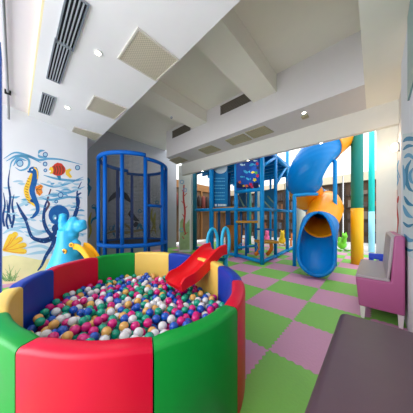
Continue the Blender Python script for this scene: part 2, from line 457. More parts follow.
score = vis / dist**2
order = np.argsort(-score)
def ballmat(n, c, rough=.22): return mat(n, c, rough, coat=.5, noise=.03)
BC = [('magenta', ballmat('ball_magenta', (214, 24, 124))), ('sea green', ballmat('ball_green', (0, 160, 128))), ('blue', ballmat('ball_blue', (10, 84, 190))),
      ('pearly white', ballmat('ball_white', (226, 226, 228))), ('pearly gold', ballmat('ball_gold', (228, 174, 92)))]
protos = []
for nm, m_ in BC:
    b = B(); ball(b, (0,0,0), R, 20); me = bpy.data.meshes.new('ball_' + nm.replace(' ', '_')); b.to_mesh(me); b.free(); me.materials.append(m_); protos.append(me)
for me in protos:
    for p in me.polygons: p.use_smooth = True
stuff = B()
wts = [.19, .24, .19, .25, .13]
nball = 0
for i in order:
    k = int(rng.choice(5, p=wts)); c = Vector(balls[i])
    if nball < 300 and vis[i] > 0:
        o = bpy.data.objects.new('plastic_ball', protos[k]); COL.objects.link(o); o.location = c
        o.rotation_euler = (random.uniform(0,6), random.uniform(0,6), 0)
        tag(o, 'one of the shiny %s plastic balls filling the ball pit' % BC[k][0], 'ball', 'balls filling the ball pit'); nball += 1
    else: ball(stuff, c, R, 12, k)
tag(obj('ball_filling', stuff, [m_ for _, m_ in BC]), 'mass of smaller-looking mixed colour balls deeper and farther in the pit', 'balls', kind='stuff')


# ================================================================== RED TODDLER SLIDE (stands behind the pit, chute reaches onto the balls)
CYAN = mat('cyan_plastic', (22, 160, 200), .35)
REDP = mat('red_plastic', (222, 4, 22), .4)
TS = thing('toddler_slide', 'small red toddler slide running into the ball pit with light blue ladder handles', 'slide', ld(.1, 2.2, 0))
path = catmull([ld(.14, 2.20, .645), ld(.075, 2.14, .635), ld(.01, 2.07, .59), ld(-.12, 1.95, .475), ld(-.205, 1.87, .42), ld(-.27, 1.815, .40), ld(-.325, 1.765, .375)], 5)
b = B(); wv = .14
shape = [(-wv-.012, .075), (-wv+.012, .08), (-wv+.018, .03), (-wv+.04, 0), (wv-.04, 0), (wv-.018, .03), (wv-.012, .08), (wv+.012, .075), (wv+.012, -.03), (wv-.03, -.04), (-wv+.03, -.04), (-wv-.012, -.03)]
dirh = (S1 - S0).normalized(); side = Vector((dirh.y, -dirh.x, 0))
rows = []
for i, p in enumerate(path):
    tg = (path[min(i+1, len(path)-1)] - path[max(i-1, 0)]).normalized(); up = side.cross(tg); up = up if up.z > 0 else -up
    kk = 1 if i < len(path)-6 else 1 - .55*((i-(len(path)-7))/6)**2
    rows.append([b.verts.new(p + side*a_ + up*(c_*(kk if c_ > 0 else 1))) for a_, c_ in shape])
for i in range(len(rows)-1):
    for k in range(len(shape)):
        f = b.faces.new((rows[i][k], rows[i][(k+1)%len(shape)], rows[i+1][(k+1)%len(shape)], rows[i+1][k])); f.smooth = True
b.faces.new(rows[0]); b.faces.new(rows[-1][::-1])
o = obj('chute', b, REDP, TS); es = o.modifiers.new('s', 'EDGE_SPLIT'); es.split_angle = math.radians(60); o['label'] = 'red chute'
def loop_handle(c, h, wd, tdir):
    pts = []
    for k in range(17):
        a_ = 2*PI*k/16
        pts.append(c + tdir*(wd/2*math.sin(a_)) + Vector((0,0,h/2*(1-math.cos(a_)))))
    return pts
lat_dir = ld(1,0,0) - ld(0,0,0); dep_dir = ld(0,1,0) - ld(0,0,0); dep_dir.z = lat_dir.z = 0
lad = B()
for s_ in (-1, 1):
    base = ld(.155, 2.27, 0) + side*(.115*s_)
    tube(lad, [base + Vector((0,0,.02)), base + Vector((0,0,.55))], .03, 8)
for z_ in (.16, .34, .52):
    c = ld(.155, 2.27, z_); tube(lad, [c - side*.13, c + side*.13], .025, 8)
obj('ladder', lad, CYAN, TS)['label'] = 'light blue ladder'
for s_, wd, hh, dz in ((-1, .10, .36, .56), (1, .15, .40, .50)):
    c = ld(.155, 2.255, dz) + side*(.115*s_)
    h_ = B(); tube(h_, loop_handle(c, hh, wd, (-dirh*.55 + lat_dir*.45).normalized()), .021, 8); obj('handle', h_, CYAN, TS)['label'] = 'light blue loop handle'
pl = B(); c = ld(.12, 2.2, .60); box(pl, -.11, .11, -.09, .09, -.02, .0, bev=.006, M=Matrix.Translation(c) @ Matrix.Rotation(math.atan2(side.y, side.x), 4, 'Z')); obj('platform', pl, CYAN, TS)
k_ = B(); ball(k_, ld(.155, 2.215, .56) + side*.115 , .022); obj('knob', k_, mat('knob_orange', (222, 150, 30), .4), TS)['label'] = 'orange knob'

# ================================================================== LIGHT BLUE CLIMBER with yellow slide
SKYB = mat('sky_blue_plastic', (40, 170, 220), .4, coat=.2, noise=.05)
CLD = 2.78
cl0 = ld((67.3-206.5)/F*CLD, CLD, 0)
CLM = thing('toy_climber', 'light blue plastic play climber with a yellow slide in front of the octopus painting', 'play climber', cl0)
b = B()
lathe(b, [(.36, .0), (.34, .1), (.29, .25), (.245, .36), (.19, .5), (.15, .64), (.135, .76), (.13, .86)], 28, M=Matrix.Translation(cl0) @ Matrix.Rotation(T, 4, 'Z'), sy=.9)
for px, py, r_ in ((63.2,216.5,.055),(62.5,221,.06),(62.5,226,.06),(63.5,230,.065),(66,235,.09),(72,235,.095),(72.5,229,.1),(73.5,223.5,.09),(74,220.5,.065),(81,225,.08),(79.5,228.5,.06),(83.3,227,.055),(83,222.5,.05),(68.5,230.5,.06),(76,244,.07),(76,252,.075)):
    ball(b, atd(px, py, CLD), r_, 14)
o = obj('climber_body', b, SKYB, CLM, True)
rm = o.modifiers.new('r', 'REMESH'); rm.mode = 'VOXEL'; rm.voxel_size = .017; rm.use_smooth_shade = True
smd = o.modifiers.new('sm', 'SMOOTH'); smd.iterations = 2
YEL = mat('yellow_plastic', (244, 178, 20), .35, coat=.2)
sl = B(); pth = catmull([atd(79, 246.5, CLD-.02), atd(83.5, 247.5, CLD-.07), atd(89, 253, CLD-.11), atd(93.5, 261, CLD-.14), atd(98, 275, CLD-.17)], 6)
rows = []
for i, p in enumerate(pth):
    tg = (pth[min(i+1, len(pth)-1)] - pth[max(i-1, 0)]).normalized(); sd = tg.cross(Vector((0,0,1))).normalized(); up = sd.cross(tg)
    rows.append([sl.verts.new(p + sd*a_ + up*c_) for a_, c_ in ((-.085,.05),(-.068,.055),(-.06,0),(.06,0),(.068,.055),(.085,.05),(.085,-.03),(-.085,-.03))])
for i in range(len(rows)-1):
    for k in range(8):
        sl.faces.new((rows[i][k], rows[i][(k+1)%8], rows[i+1][(k+1)%8], rows[i+1][k])).smooth = False
sl.faces.new(rows[0]); sl.faces.new(rows[-1][::-1])
obj('slide_chute', sl, YEL, CLM)['label'] = 'yellow slide chute'
for px, py, r_ in ((64, 250, .03), (58.5, 262, .034), (71.5, 244, .024)):
    c = atd(px, py, CLD); d = Vector((0,0,1)) - c; d.z = 0; d.normalize()
    rr = .165 + (.9-c.z)**2*.28 if px < 70 else .15
    base = Vector((cl0.x, cl0.y, c.z)); lat_ = (c - base).dot(lat_dir); f_ = math.sqrt(max(.0001, rr*rr - lat_**2))
    p = base + lat_dir*lat_ + d*(f_*.93+.01)
    h_ = B(); tube(h_, [p + (lat_dir*math.cos(2*PI*k/12) + Vector((0,0,1))*math.sin(2*PI*k/12))*r_ + d*.0 for k in range(13)], .013, 6); ball(h_, p, r_*.7, 10, 1, (1,1,1))
    obj('foothold', h_, [YEL, mat('foothold_brown', (120, 90, 30), .6)], CLM)['label'] = 'yellow foothold'

# ================================================================== TRAMPOLINE
# ring heights chosen from the photograph's front and back rims
TC = ld((134.5-206.5)/F*4.28, 4.28, 0); TR = .735
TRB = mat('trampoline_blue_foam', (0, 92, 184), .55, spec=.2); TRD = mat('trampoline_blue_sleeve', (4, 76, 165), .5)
TRM = thing('trampoline', 'round trampoline with blue padded poles and black safety net in the alcove', 'trampoline', TC)
def circ(z, r=TR, n=48, a0=0, a1=2*PI): return [TC + Vector((r*math.cos(a0+(a1-a0)*k/n), r*math.sin(a0+(a1-a0)*k/n), z)) for k in range(n+1)]
BZ = .50; TZ = 2.32
b = B(); t2 = circ(BZ); tube(b, t2, .045, 8, cap=False); obj('spring_pad', b, TRB, TRM)
b = B(); lathe(b, [(TR-.05, BZ-.02), (TR-.05, BZ+.005)], 40, M=Matrix.Translation(TC)); obj('jumping_mat', b, mat('black_mat', (24, 25, 30), .7), TRM)
toC = math.atan2(-TC.y, -TC.x)   # angle facing the camera
def ang_for(px, side_):
    best = None
    for k in range(720):
        a_ = 2*PI*k/720; p = TC + Vector((TR*math.cos(a_), TR*math.sin(a_), 0))
        d = ct*p.x + st*p.y; l = st*p.x - ct*p.y; q = 206.5 + F*l/d
        front = math.cos(a_-toC) > 0
        if front == side_ and (best is None or abs(q-px) < best[0]): best = (abs(q-px), a_)
    return best[1]
fr_ang = [ang_for(p_, True) for p_ in (98.5, 105, 122, 145.5, 162.3, 171)]
bk_ang = [ang_for(p_, False) for p_ in (117.5, 132, 149, 164.5)]
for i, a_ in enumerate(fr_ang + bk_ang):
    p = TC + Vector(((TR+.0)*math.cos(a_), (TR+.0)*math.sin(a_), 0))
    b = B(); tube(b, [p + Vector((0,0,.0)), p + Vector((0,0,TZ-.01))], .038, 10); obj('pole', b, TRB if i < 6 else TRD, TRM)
# top rail in two lengths, the fixed side rides a little above the door side
a_d = fr_ang[3]
b = B(); tube(b, circ(TZ+.04, TR, 40, a_d, a_d - 2*PI + 1.25*PI if False else a_d - 1.02*PI), .045, 8); obj('top_rail', b, TRB, TRM)
b = B(); tube(b, circ(TZ-.03, TR, 40, a_d + .02, a_d + .99*PI), .040, 8); obj('top_rail', b, TRB, TRM)
# door bar
p0 = TC + Vector((TR*math.cos(fr_ang[3]), TR*math.sin(fr_ang[3]), 1.33)); p1 = TC + Vector((TR*math.cos(fr_ang[4]), TR*math.sin(fr_ang[4]), 1.33))
b = B(); tube(b, [p0, p1], .032, 8); obj('door_bar', b, TRB, TRM)
NET = bpy.data.materials.new('net_mesh'); NET.use_nodes = True
def net_mat(m, col, su, sv, wdt):
    nt = m.node_tree; L = nt.links; bs = nt.nodes['Principled BSDF']; bs.inputs['Base Color'].default_value = lin(col); bs.inputs['Roughness'].default_value = .8
    uv = nt.nodes.new('ShaderNodeUVMap'); sp = nt.nodes.new('ShaderNodeSeparateXYZ'); L.new(uv.outputs[0], sp.inputs[0])
    outs = []
    for i, s_ in ((0, su), (1, sv)):
        a_ = nt.nodes.new('ShaderNodeMath'); a_.operation = 'MULTIPLY'; L.new(sp.outputs[i], a_.inputs[0]); a_.inputs[1].default_value = s_
        f_ = nt.nodes.new('ShaderNodeMath'); f_.operation = 'FRACT'; L.new(a_.outputs[0], f_.inputs[0])
        g_ = nt.nodes.new('ShaderNodeMath'); g_.operation = 'LESS_THAN'; L.new(f_.outputs[0], g_.inputs[0]); g_.inputs[1].default_value = wdt; outs.append(g_.outputs[0])
    mx = nt.nodes.new('ShaderNodeMath'); mx.operation = 'MAXIMUM'; L.new(outs[0], mx.inputs[0]); L.new(outs[1], mx.inputs[1])
    L.new(mx.outputs[0], bs.inputs['Alpha'])
net_mat(NET, (34, 36, 42), 40, 40, .16)
def net_surface(name, grid, parent):
    """grid[i][j] points; UV in metres"""
    b = B(); uvl = b.loops.layers.uv.new('UVMap'); vv = [[b.verts.new(p) for p in r_] for r_ in grid]
    for i in range(len(grid)-1):
        for j in range(len(grid[0])-1):
            f = b.faces.new((vv[i][j], vv[i+1][j], vv[i+1][j+1], vv[i][j+1])); f.smooth = True
            for lp, (a_, c_) in zip(f.loops, ((i, j), (i+1, j), (i+1, j+1), (i, j+1))):
                lp[uvl].uv = ((grid[a_][c_] - grid[0][c_]).length if False else a_/(len(grid)-1)*lenu, c_/(len(grid[0])-1)*lenv)
    return obj(name, b, NET, parent)
lenu, lenv = 2*PI*TR, TZ-BZ
net_surface('safety_net', [[TC + Vector(((TR-.05)*math.cos(2*PI*k/48), (TR-.05)*math.sin(2*PI*k/48), z_)) for z_ in (BZ, (BZ+TZ)/2, TZ)] for k in range(49)], TRM)

# ================================================================== PLAY STRUCTURE
TEALB = mat('structure_blue', (0, 136, 204), .45, spec=.2); DBL = mat('structure_dark_blue', (6, 94, 160), .5)
TEALP = mat('structure_teal', (10, 110, 130), .45); AMB = mat('amber_deck', (178, 130, 40), .6)
PS = thing('play_structure', 'tall blue pipe-frame climbing structure with nets, panels and steps beyond the lintel', 'play structure', onz(262, 264.5))
def post(px, py, top, r=.05, m=TEALB, name='post'):
    p = onz(px, py); b = B(); tube(b, [p, p + Vector((0,0,top))], r, 10); return obj(name, b, m, PS), p
P0 = post(262, 264.5, 3.5, .05)[1]; P1 = post(236, 257, 3.5, .055)[1]; P2 = post(211.5, 252.5, 3.5, .075)[1]; P3 = post(194, 249.5, 3.5, .11, TEALP)[1]
S1p = post(275.5, 258, 3.3, .045)[1]; S2p = post(287.3, 252, 3.3, .05)[1]; S3p = post(297, 248, 3.3, .05)[1]
K1 = post(248, 253.2, 2.5, .035)[1]; K2 = post(256, 252.5, 2.5, .045)[1]; K3 = post(270.5, 247, 3.3, .04)[1]
K4 = post(228, 249.5, 3.4, .09, DBL)[1]; K5 = post(241, 250, 1.9, .04, DBL)[1]; K6 = post(219, 248.5, 2.5, .05, DBL)[1]
def rail(a, b_, z0, z1=None, r=.04, m=TEALB, name='rail'):
    b = B(); tube(b, [Vector((a.x, a.y, z0)), Vector((b_.x, b_.y, z0 if z1 is None else z1))], r, 8); return obj(name, b, m, PS)
for a_, c_ in ((P0,P1),(P1,P2),(P2,P3)):
    rail(a_, c_, .06 if a_ is not P2 else .08, r=.045)
    rail(a_, c_, {id(P0):1.27, id(P1):1.33, id(P2):1.36}[id(a_)], {id(P0):1.31, id(P1):1.35, id(P2):1.38}[id(a_)], .05)
rail(P0, S1p, .06, r=.045); rail(S1p, S2p, .06, r=.045); rail(S2p, S3p, .06, r=.045)
rail(P0, S1p, 1.27, 1.29); rail(S1p, S2p, 1.29, 1.32); rail(S2p, S3p, 1.32, 1.35)
rail(P0, P1, 1.74, 1.80, .05); rail(K1, K2, 1.0, r=.03); rail(K5, P1, .22, r=.035); rail(P1, K2, .25, .22, .04); rail(K2, P0, .22, .2, .035)
rail(K2, S1p, .74, .76, .03, DBL)
# diagonal braces under the upper deck
def brace(a, b_): 
    b = B(); tube(b, [a, b_], .04, 8); obj('brace', b, TEALB, PS)
brace(P0 + Vector((0,0,2.25)), Vector((S1p.x, S1p.y, 2.72))); brace(Vector((S1p.x, S1p.y, 1.98)), Vector((S2p.x-.1, S2p.y, 2.72)))
# upper deck with joists
def lerp(a, b_, k): return a + (b_-a)*k
dz = 2.76
b = B(); prism(b, [P0.xy, (S3p.x, S3p.y), (7.2, 4.9), P3.xy], dz, dz+.06); obj('deck', b, mat('deck_blue', (0, 110, 180), .5), PS)['label'] = 'blue upper deck'
for k in range(9):
    a_ = lerp(P0, S3p, (k+.5)/9); c_ = lerp(P3, Vector((7.2, 4.9, 0)), (k+.5)/9)
    b = B(); d = (c_-a_).normalized(); n = Vector((-d.y, d.x, 0))*.03
    hexa(b, [(*(a_-n).xy, dz-.10), (*(a_+n).xy, dz-.10), (*(c_+n).xy, dz-.10), (*(c_-n).xy, dz-.10), (*(a_-n).xy, dz-.005), (*(a_+n).xy, dz-.005), (*(c_+n).xy, dz-.005), (*(c_-n).xy, dz-.005)])
    obj('joist', b, TEALB, PS)
for a_, c_ in ((P0,P1),(P1,P2),(P2,P3),(P0,S1p),(S1p,S2p),(S2p,S3p)): rail(a_, c_, 2.72, r=.05)
# middle deck edges (amber strip), left bays
b = B(); prism(b, [lerp(P1,P2,.02).xy, P3.xy, (6.2, 4.8), (6.1, 3.2)], 1.36, 1.41); obj('deck', b, AMB, PS)['label'] = 'amber middle deck'
# stepped platforms inside
b = B(); c = atd(245.5, 221.8, 4.9); box(b, -.26, .26, -.28, .28, -.03, .03, bev=.012, M=Matrix.Translation(c) @ Matrix.Rotation(T-PI/2, 4, 'Z')); obj('step_platform', b, AMB, PS)['label'] = 'amber step at eye level'
b = B(); c = atd(266, 241.5, 4.75); box(b, -.26, .26, -.22, .22, -.03, .03, bev=.012, M=Matrix.Translation(c) @ Matrix.Rotation(T-PI/2, 4, 'Z')); obj('step_platform', b, AMB, PS)['label'] = 'lower amber step'
ORG = mat('orange_plastic', (214, 120, 20), .45)
for px in (259.5, 271):
    b = B(); q = [atd(px, 243.5, 4.7), atd(px+.5, 248, 4.7), atd(px-1.5, 252, 4.75), atd(px-4, 254.5, 4.8)]
    tube(b, catmull(q, 5), .05, 8); obj('step_support', b, ORG, PS)['label'] = 'curved orange step support'
b = B(); c = atd(246, 220, 4.9); tube(b, [Vector((c.x, c.y, 0)), Vector((c.x, c.y, .96))], .03, 8); obj('step_support', b, DBL, PS)
# barrels / amber uprights in the left bay
for px, w_ in ((231, .16), (237.5, .12)):
    p = onz(px, 250); b = B(); tube(b, [p, p + Vector((0,0,.86))], w_, 14); obj('amber_roller', b, mat('amber_roller', (158, 100, 36), .5), PS)
# picture panel with fish and coral between the two front posts
def online(px, py, a, b_, off=0.0):
    u, v = dirs(px); d_ = b_-a
    det = u*(-d_.y) - v*(-d_.x); k = (a.x*(-d_.y) - a.y*(-d_.x))/det
    n = Vector((d_.y, -d_.x, 0)).normalized(); n = n if n.x < 0 else -n
    return Vector((k*u, k*v, 1 + (HZ-py)/F*k)) + n*off
def blob(bm, pts, to, off, mi):
    vs_ = [bm.verts.new(to(x, y, off)) for x, y in pts]
    f = bm.faces.new(vs_); f.material_index = mi
def stroke(bm, pts, wd, to, off, mi, n=6):
    P = catmull([(x, y, 0) for x, y in pts], n); N = len(P); L_, R_ = [], []
    for i, p in enumerate(P):
        t_ = P[min(i+1, N-1)] - P[max(i-1, 0)]; l = t_.length or 1; nx, ny = -t_.y/l, t_.x/l
        k = i/(N-1)
        w_ = wd*(1-.0*k)/2 if not isinstance(wd, (list, tuple)) else (wd[0] + (wd[1]-wd[0])*k + (wd[2] if len(wd) > 2 else 0)*4*k*(1-k))/2
        L_.append(bm.verts.new(to(p.x+nx*w_, p.y+ny*w_, off))); R_.append(bm.verts.new(to(p.x-nx*w_, p.y-ny*w_, off)))
    for i in range(N-1):
        f = bm.faces.new((L_[i], R_[i], R_[i+1], L_[i+1])); f.material_index = mi
def ellp(cx, cy, rx, ry, n=18, rot=0):
    return [(cx + rx*math.cos(2*PI*k/n)*math.cos(rot) - ry*math.sin(2*PI*k/n)*math.sin(rot), cy + rx*math.cos(2*PI*k/n)*math.sin(rot) + ry*math.sin(2*PI*k/n)*math.cos(rot)) for k in range(n)]
def ring(bm, cx, cy, r, wd, to, off, mi): stroke(bm, [(cx+r*math.cos(2*PI*k/10), cy+r*math.sin(2*PI*k/10)) for k in range(11)], wd, to, off, mi, 3)
PAN = mat('reef_print_blue', (8, 70, 160), .4, noise=.55, nscale=5)
a3, c3 = Vector((P0.x, P0.y, 0)), Vector((P1.x, P1.y, 0))
fp = lambda x, y, off=0: online(x, y, a3, c3, .04+off)
b = B()
A0 = fp(237.5, 150); A1 = fp(260.5, 150); 
n_ = (A1-A0); n_ = Vector((n_.y, -n_.x, 0)).normalized(); n_ = n_ if n_.x > 0 else -n_
z0, z1 = 1.84, 2.70
hexa(b, [(*A0.xy, z0), (*A1.xy, z0), (*(A1+n_*.02).xy, z0), (*(A0+n_*.02).xy, z0), (*A0.xy, z1), (*A1.xy, z1), (*(A1+n_*.02).xy, z1), (*(A0+n_*.02).xy, z1)])
pp = obj('picture_panel', b, PAN, PS); pp['label'] = 'underwater picture panel'
b = B()
fm = [mat('p_lightblue', (60, 170, 215), .5), mat('p_navy', (10, 24, 70), .5), mat('p_red', (190, 30, 70), .5), mat('p_yellow', (214, 190, 40), .5), mat('p_green', (70, 150, 70), .5), mat('p_orange', (200, 90, 40), .5), mat('p_white', (190, 220, 230), .5)]
for cx, cy, rx, ry, k, ro in ((247,172,2.6,1.3,0,.5),(253,165,2.4,1.2,0,-.4),(243,165,2,1,6,.3),(247.5,161,1.8,.9,3,.2),(254,172.5,1.8,1,3,-.3),(249,179,2,1,0,.6),(243,177,1.8,.9,0,.1),(256,161,1.6,.8,6,0)):
    blob(b, ellp(cx, cy, rx, ry, 12, ro), fp, .003, k); blob(b, [(cx+rx*.8, cy), (cx+rx*1.6, cy-ry), (cx+rx*1.6, cy+ry)], fp, .0025, k)
for cx, cy, r_, k in ((239,185,3,1),(243,187,3,1),(250,187.2,3.0,1),(257,186,3.4,1),(259,176,1.6,2),(259.2,168,1.6,1),(252,184.5,1.6,2),(248,186,1.4,5),(256,180,1.7,3),(257.5,173,1.5,4),(241,182.3,1.4,5),(253.5,187,1.3,2),(258.6,164,1.5,2),(245,186,1.0,3)):
    pts = [(cx + r_*(1+.25*math.sin(5*q))*math.cos(q), min(188.4, cy + r_*(1+.25*math.sin(5*q))*math.sin(q))) for q in [2*PI*j/16 for j in range(16)]]
    pts = [(min(260.2, max(237.8, x)), y) for x, y in pts]
    blob(b, pts, fp, .0015 + .0004*k, k)
obj('reef_print', b, fm, pp)
# banner with a white roundel and lines of lettering
BN = thing('hanging_banner', 'blue hanging banner with a white roundel and rows of white lettering', 'banner', onz(220, 249.8))
a4, c4 = Vector((P2.x+.12, P2.y-.1, 0)), Vector((P1.x+.14, P1.y+.35, 0))
bp = lambda x, y, off=0: online(x, y, a4, c4, .0+off)
b = B(); A0 = bp(213, 150); A1 = bp(227.7, 150); z0 = bp(220, 207).z; z1 = 2.64
n2 = (A1-A0); n2 = Vector((n2.y, -n2.x, 0)).normalized(); n2 = n2 if n2.x > 0 else -n2
hexa(b, [(*A0.xy, z0), (*A1.xy, z0), (*(A1+n2*.01).xy, z0), (*(A0+n2*.01).xy, z0), (*A0.xy, z1), (*A1.xy, z1), (*(A1+n2*.01).xy, z1), (*(A0+n2*.01).xy, z1)])
obj('banner_sheet', b, mat('banner_blue', (10, 112, 170), .45, noise=.25, nscale=3), BN)
b = B(); blob(b, ellp(220.5, 167.5, 6.8, 6.2, 24), bp, .004, 0); obj('roundel', b, mat('banner_white', (214, 226, 232), .5), BN)['label'] = 'white roundel'
rr_ = random.Random(3); LM = [mat('letter_pale', (110, 190, 220), .5), mat('banner_white2', (214, 226, 232), .5)]
def print_row(x, xe, y, h_, wmin, wmax, gap, mi):
    b = B(); first = True
    while x < xe:
        w_ = min(rr_.uniform(wmin, wmax), xe-x)
        blob(b, [(x, y), (x+w_, y), (x+w_, y+h_), (x, y+h_)], bp, .004, mi)
        blob(b, [(x+w_, y+h_*.35), (min(x+w_+gap, xe), y+h_*.35), (min(x+w_+gap, xe), y+h_*.6), (x+w_, y+h_*.6)], bp, .004, mi); x += w_ + gap
    obj('lettering', b, LM, BN)
for y in (178, 181, 185, 188, 192.3, 195.5, 199): print_row(214.3, 225, y, .75, .7, 1.9, .5, 0)
print_row(214.6, 217.2, 204, 2.2, 3, 3, .1, 1); print_row(218.2, 226.4, 204, 2.2, .9, 1.4, .35, 1)
# net infill with diagonal light lines under the picture panel, and dark-blue panel right of the banner
b = B(); A0 = online(229, 170, a3, c3, -.35); A1 = online(236, 170, a3, c3, -.35)
hexa(b, [(*A0.xy, 1.42), (*A1.xy, 1.42), (*(A1+n_*.02).xy, 1.42), (*(A0+n_*.02).xy, 1.42), (*A0.xy, 2.7), (*A1.xy, 2.7), (*(A1+n_*.02).xy, 2.7), (*(A0+n_*.02).xy, 2.7)])
obj('side_panel', b, mat('side_panel_blue', (12, 74, 110), .5), PS)
b = B(); A0 = online(237, 200, a3, c3, -.9); A1 = online(251, 200, a3, c3, -.9)
hexa(b, [(*A0.xy, 1.38), (*A1.xy, 1.38), (*(A1+n_*.02).xy, 1.38), (*(A0+n_*.02).xy, 1.38), (*A0.xy, 1.9), (*A1.xy, 1.9), (*(A1+n_*.02).xy, 1.9), (*(A0+n_*.02).xy, 1.9)])
obj('side_panel', b, mat('side_panel_teal', (24, 112, 150), .5), PS)
for x0, y0, x1, y1 in ((238, 196, 248, 209), (231, 180, 235, 192), (244, 194, 251, 203), (230.5, 196, 235, 206)):
    off = -.86 if x0 > 236 else -.32
    b = B(); tube(b, [online(x0, y0, a3, c3, off), online(x1, y1, a3, c3, off)], .022, 6); obj('net_rope', b, mat('rope_tan', (120, 150, 130), .7), PS)

# ================================================================== TUBE SLIDE
SLB = mat('slide_blue', (0, 128, 206), .36, spec=.22, bump=.25, bscale=3, wave=True); SLY = mat('slide_amber', (244, 156, 14), .4, spec=.25)
TSL = thing('tube_slide', 'big spiral tube slide in blue and amber sections ending in a blue open chute', 'slide', ld(2.47, 4.5, 0))
def hel(phi, z, Rr=.5): f = math.radians(phi); return ld(2.47 + Rr*math.sin(f), 4.5 - Rr*math.cos(f), z)
key = [atd(354, 112, 5.3), atd(351, 121, 5.0), atd(345, 130, 4.7), atd(335, 138.5, 4.45), atd(322.5, 148, 4.25), atd(311, 162, 4.14), atd(304.5, 177, 4.28), atd(304.5, 188, 4.6), atd(308.5, 197, 4.9), atd(317, 202, 4.98), atd(324, 205.5, 4.76), atd(325, 209.5, 4.42), atd(322.5, 217, 4.1), atd(319, 226.5, 3.8), ld(2.17, 3.45, .66), ld(2.0, 3.22, .50)]
NS = 8; K = lambda k: int(k*NS); spine = catmull(key, NS); RT = .37; RC = .308
frs = []
for i, p in enumerate(spine):
    t_ = (spine[min(i+1, len(spine)-1)] - spine[max(i-1, 0)]).normalized()
    sd = t_.cross(Vector((0,0,1))).normalized(); frs.append((t_, sd, sd.cross(t_)))
def sect(i0, i1, m, name, seg=32):
    b = B(); rows = []
    for i in range(i0, i1+1):
        t_, sd, up = frs[i]; p = spine[i]
        fl = .025 if i in (i0, i1) else 0
        rows.append([b.verts.new(p + (sd*math.cos(2*PI*k/seg) + up*math.sin(2*PI*k/seg))*((RT if i < K(11) else RT + (RC-RT)*(i-K(11))/K(1.9))+fl)) for k in range(seg)])
    for i in range(len(rows)-1):
        for k in range(seg): b.faces.new((rows[i][k], rows[i][(k+1)%seg], rows[i+1][(k+1)%seg], rows[i+1][k])).smooth = True
    o = obj(name, b, m, TSL); s_ = o.modifiers.new('t', 'SOLIDIFY'); s_.thickness = .018; s_.offset = -1; return o
sect(0, K(4.1), SLY, 'tube_section')['label'] = 'amber top tube section'
sect(K(4.1), K(6.6), SLB, 'tube_section')['label'] = 'large blue tube section'
sect(K(6.6), K(8.0), SLY, 'tube_section')['label'] = 'amber tube section at the left bend'
sect(K(8.0), K(10.1), SLB, 'tube_section')['label'] = 'blue tube section at the back'
sect(K(10.1), K(12.9), SLY, 'tube_section')['label'] = 'amber tube section above the exit'
# exit chute: closed ring at the mouth opening to a trough with a rounded lip
b = B(); rows = []; NA = 33
i0 = K(12.9)
mouth = spine[i0]
ex = catmull([spine[i0], ld(2.30, 3.70, .80), ld(2.17, 3.53, .66), ld(2.06, 3.38, .51), ld(1.965, 3.22, .34), ld(1.86, 3.02, .25)], 7)
for i, p in enumerate(ex):
    k = i/(len(ex)-1)
    t_ = (ex[min(i+1, len(ex)-1)] - ex[max(i-1, 0)]); t_.normalize()
    sd = t_.cross(Vector((0,0,1))).normalized(); up = sd.cross(t_)
    half = math.acos(max(-1, -(1 - 2*(.80*k**1.15))))
    rad = RC*(1.02 - .10*k) * (1 if k < .75 else 1 - .30*((k-.75)/.25)**2)
    rows.append([b.verts.new(p + (-up*math.cos(-half + 2*half*j/(NA-1)) + sd*math.sin(-half + 2*half*j/(NA-1)))*rad) for j in range(NA)])
for i in range(len(rows)-1):
    for j in range(NA-1): b.faces.new((rows[i][j], rows[i][j+1], rows[i+1][j+1], rows[i+1][j])).smooth = True
ex_o = obj('exit_chute', b, mat('slide_blue_plain', (0, 126, 206), .36, spec=.22), TSL); s_ = ex_o.modifiers.new('t', 'SOLIDIFY'); s_.thickness = .03; s_.offset = 1
ex_o['label'] = 'blue open exit chute'
# rolled rim
rim_pts = []
me = ex_o.data
nr = len(rows)
idx = lambda i, j: i*NA + j
i1 = 0
rim_pts = [me.vertices[idx(i, 0)].co.copy() for i in range(i1, nr)] + [me.vertices[idx(nr-1, j)].co.copy() for j in range(1, NA)] + [me.vertices[idx(i, NA-1)].co.copy() for i in range(nr-2, i1-1, -1)]
b = B(); tube(b, rim_pts, .028, 8); obj('rim', b, mat('slide_blue_plain', (0, 128, 210)), ex_o)
def spost(pts, r=.04):
    b = B(); tube(b, pts, r, 10); o = obj('support_post', b, TEALB, TSL); o['label'] = 'blue support post'
pl_ = onz(294.5, 266); pr_ = onz(335, 266)
top = atd(297, 195, 4.0); arm = catmull([pl_ + Vector((0,0,1.45)), pl_ + Vector((.0,0,1.56)), atd(298, 195.2, 3.99), atd(306, 194.2, 4.05), atd(317, 194.2, 4.15)], 5)
spost([pl_, pl_ + Vector((0,0,.7))] + arm)
spost([pr_, pr_ + Vector((0,0,2.0)), pr_ + Vector((0,0,2.32)), atd(334, 161, 4.1), atd(331, 160, 4.2)])

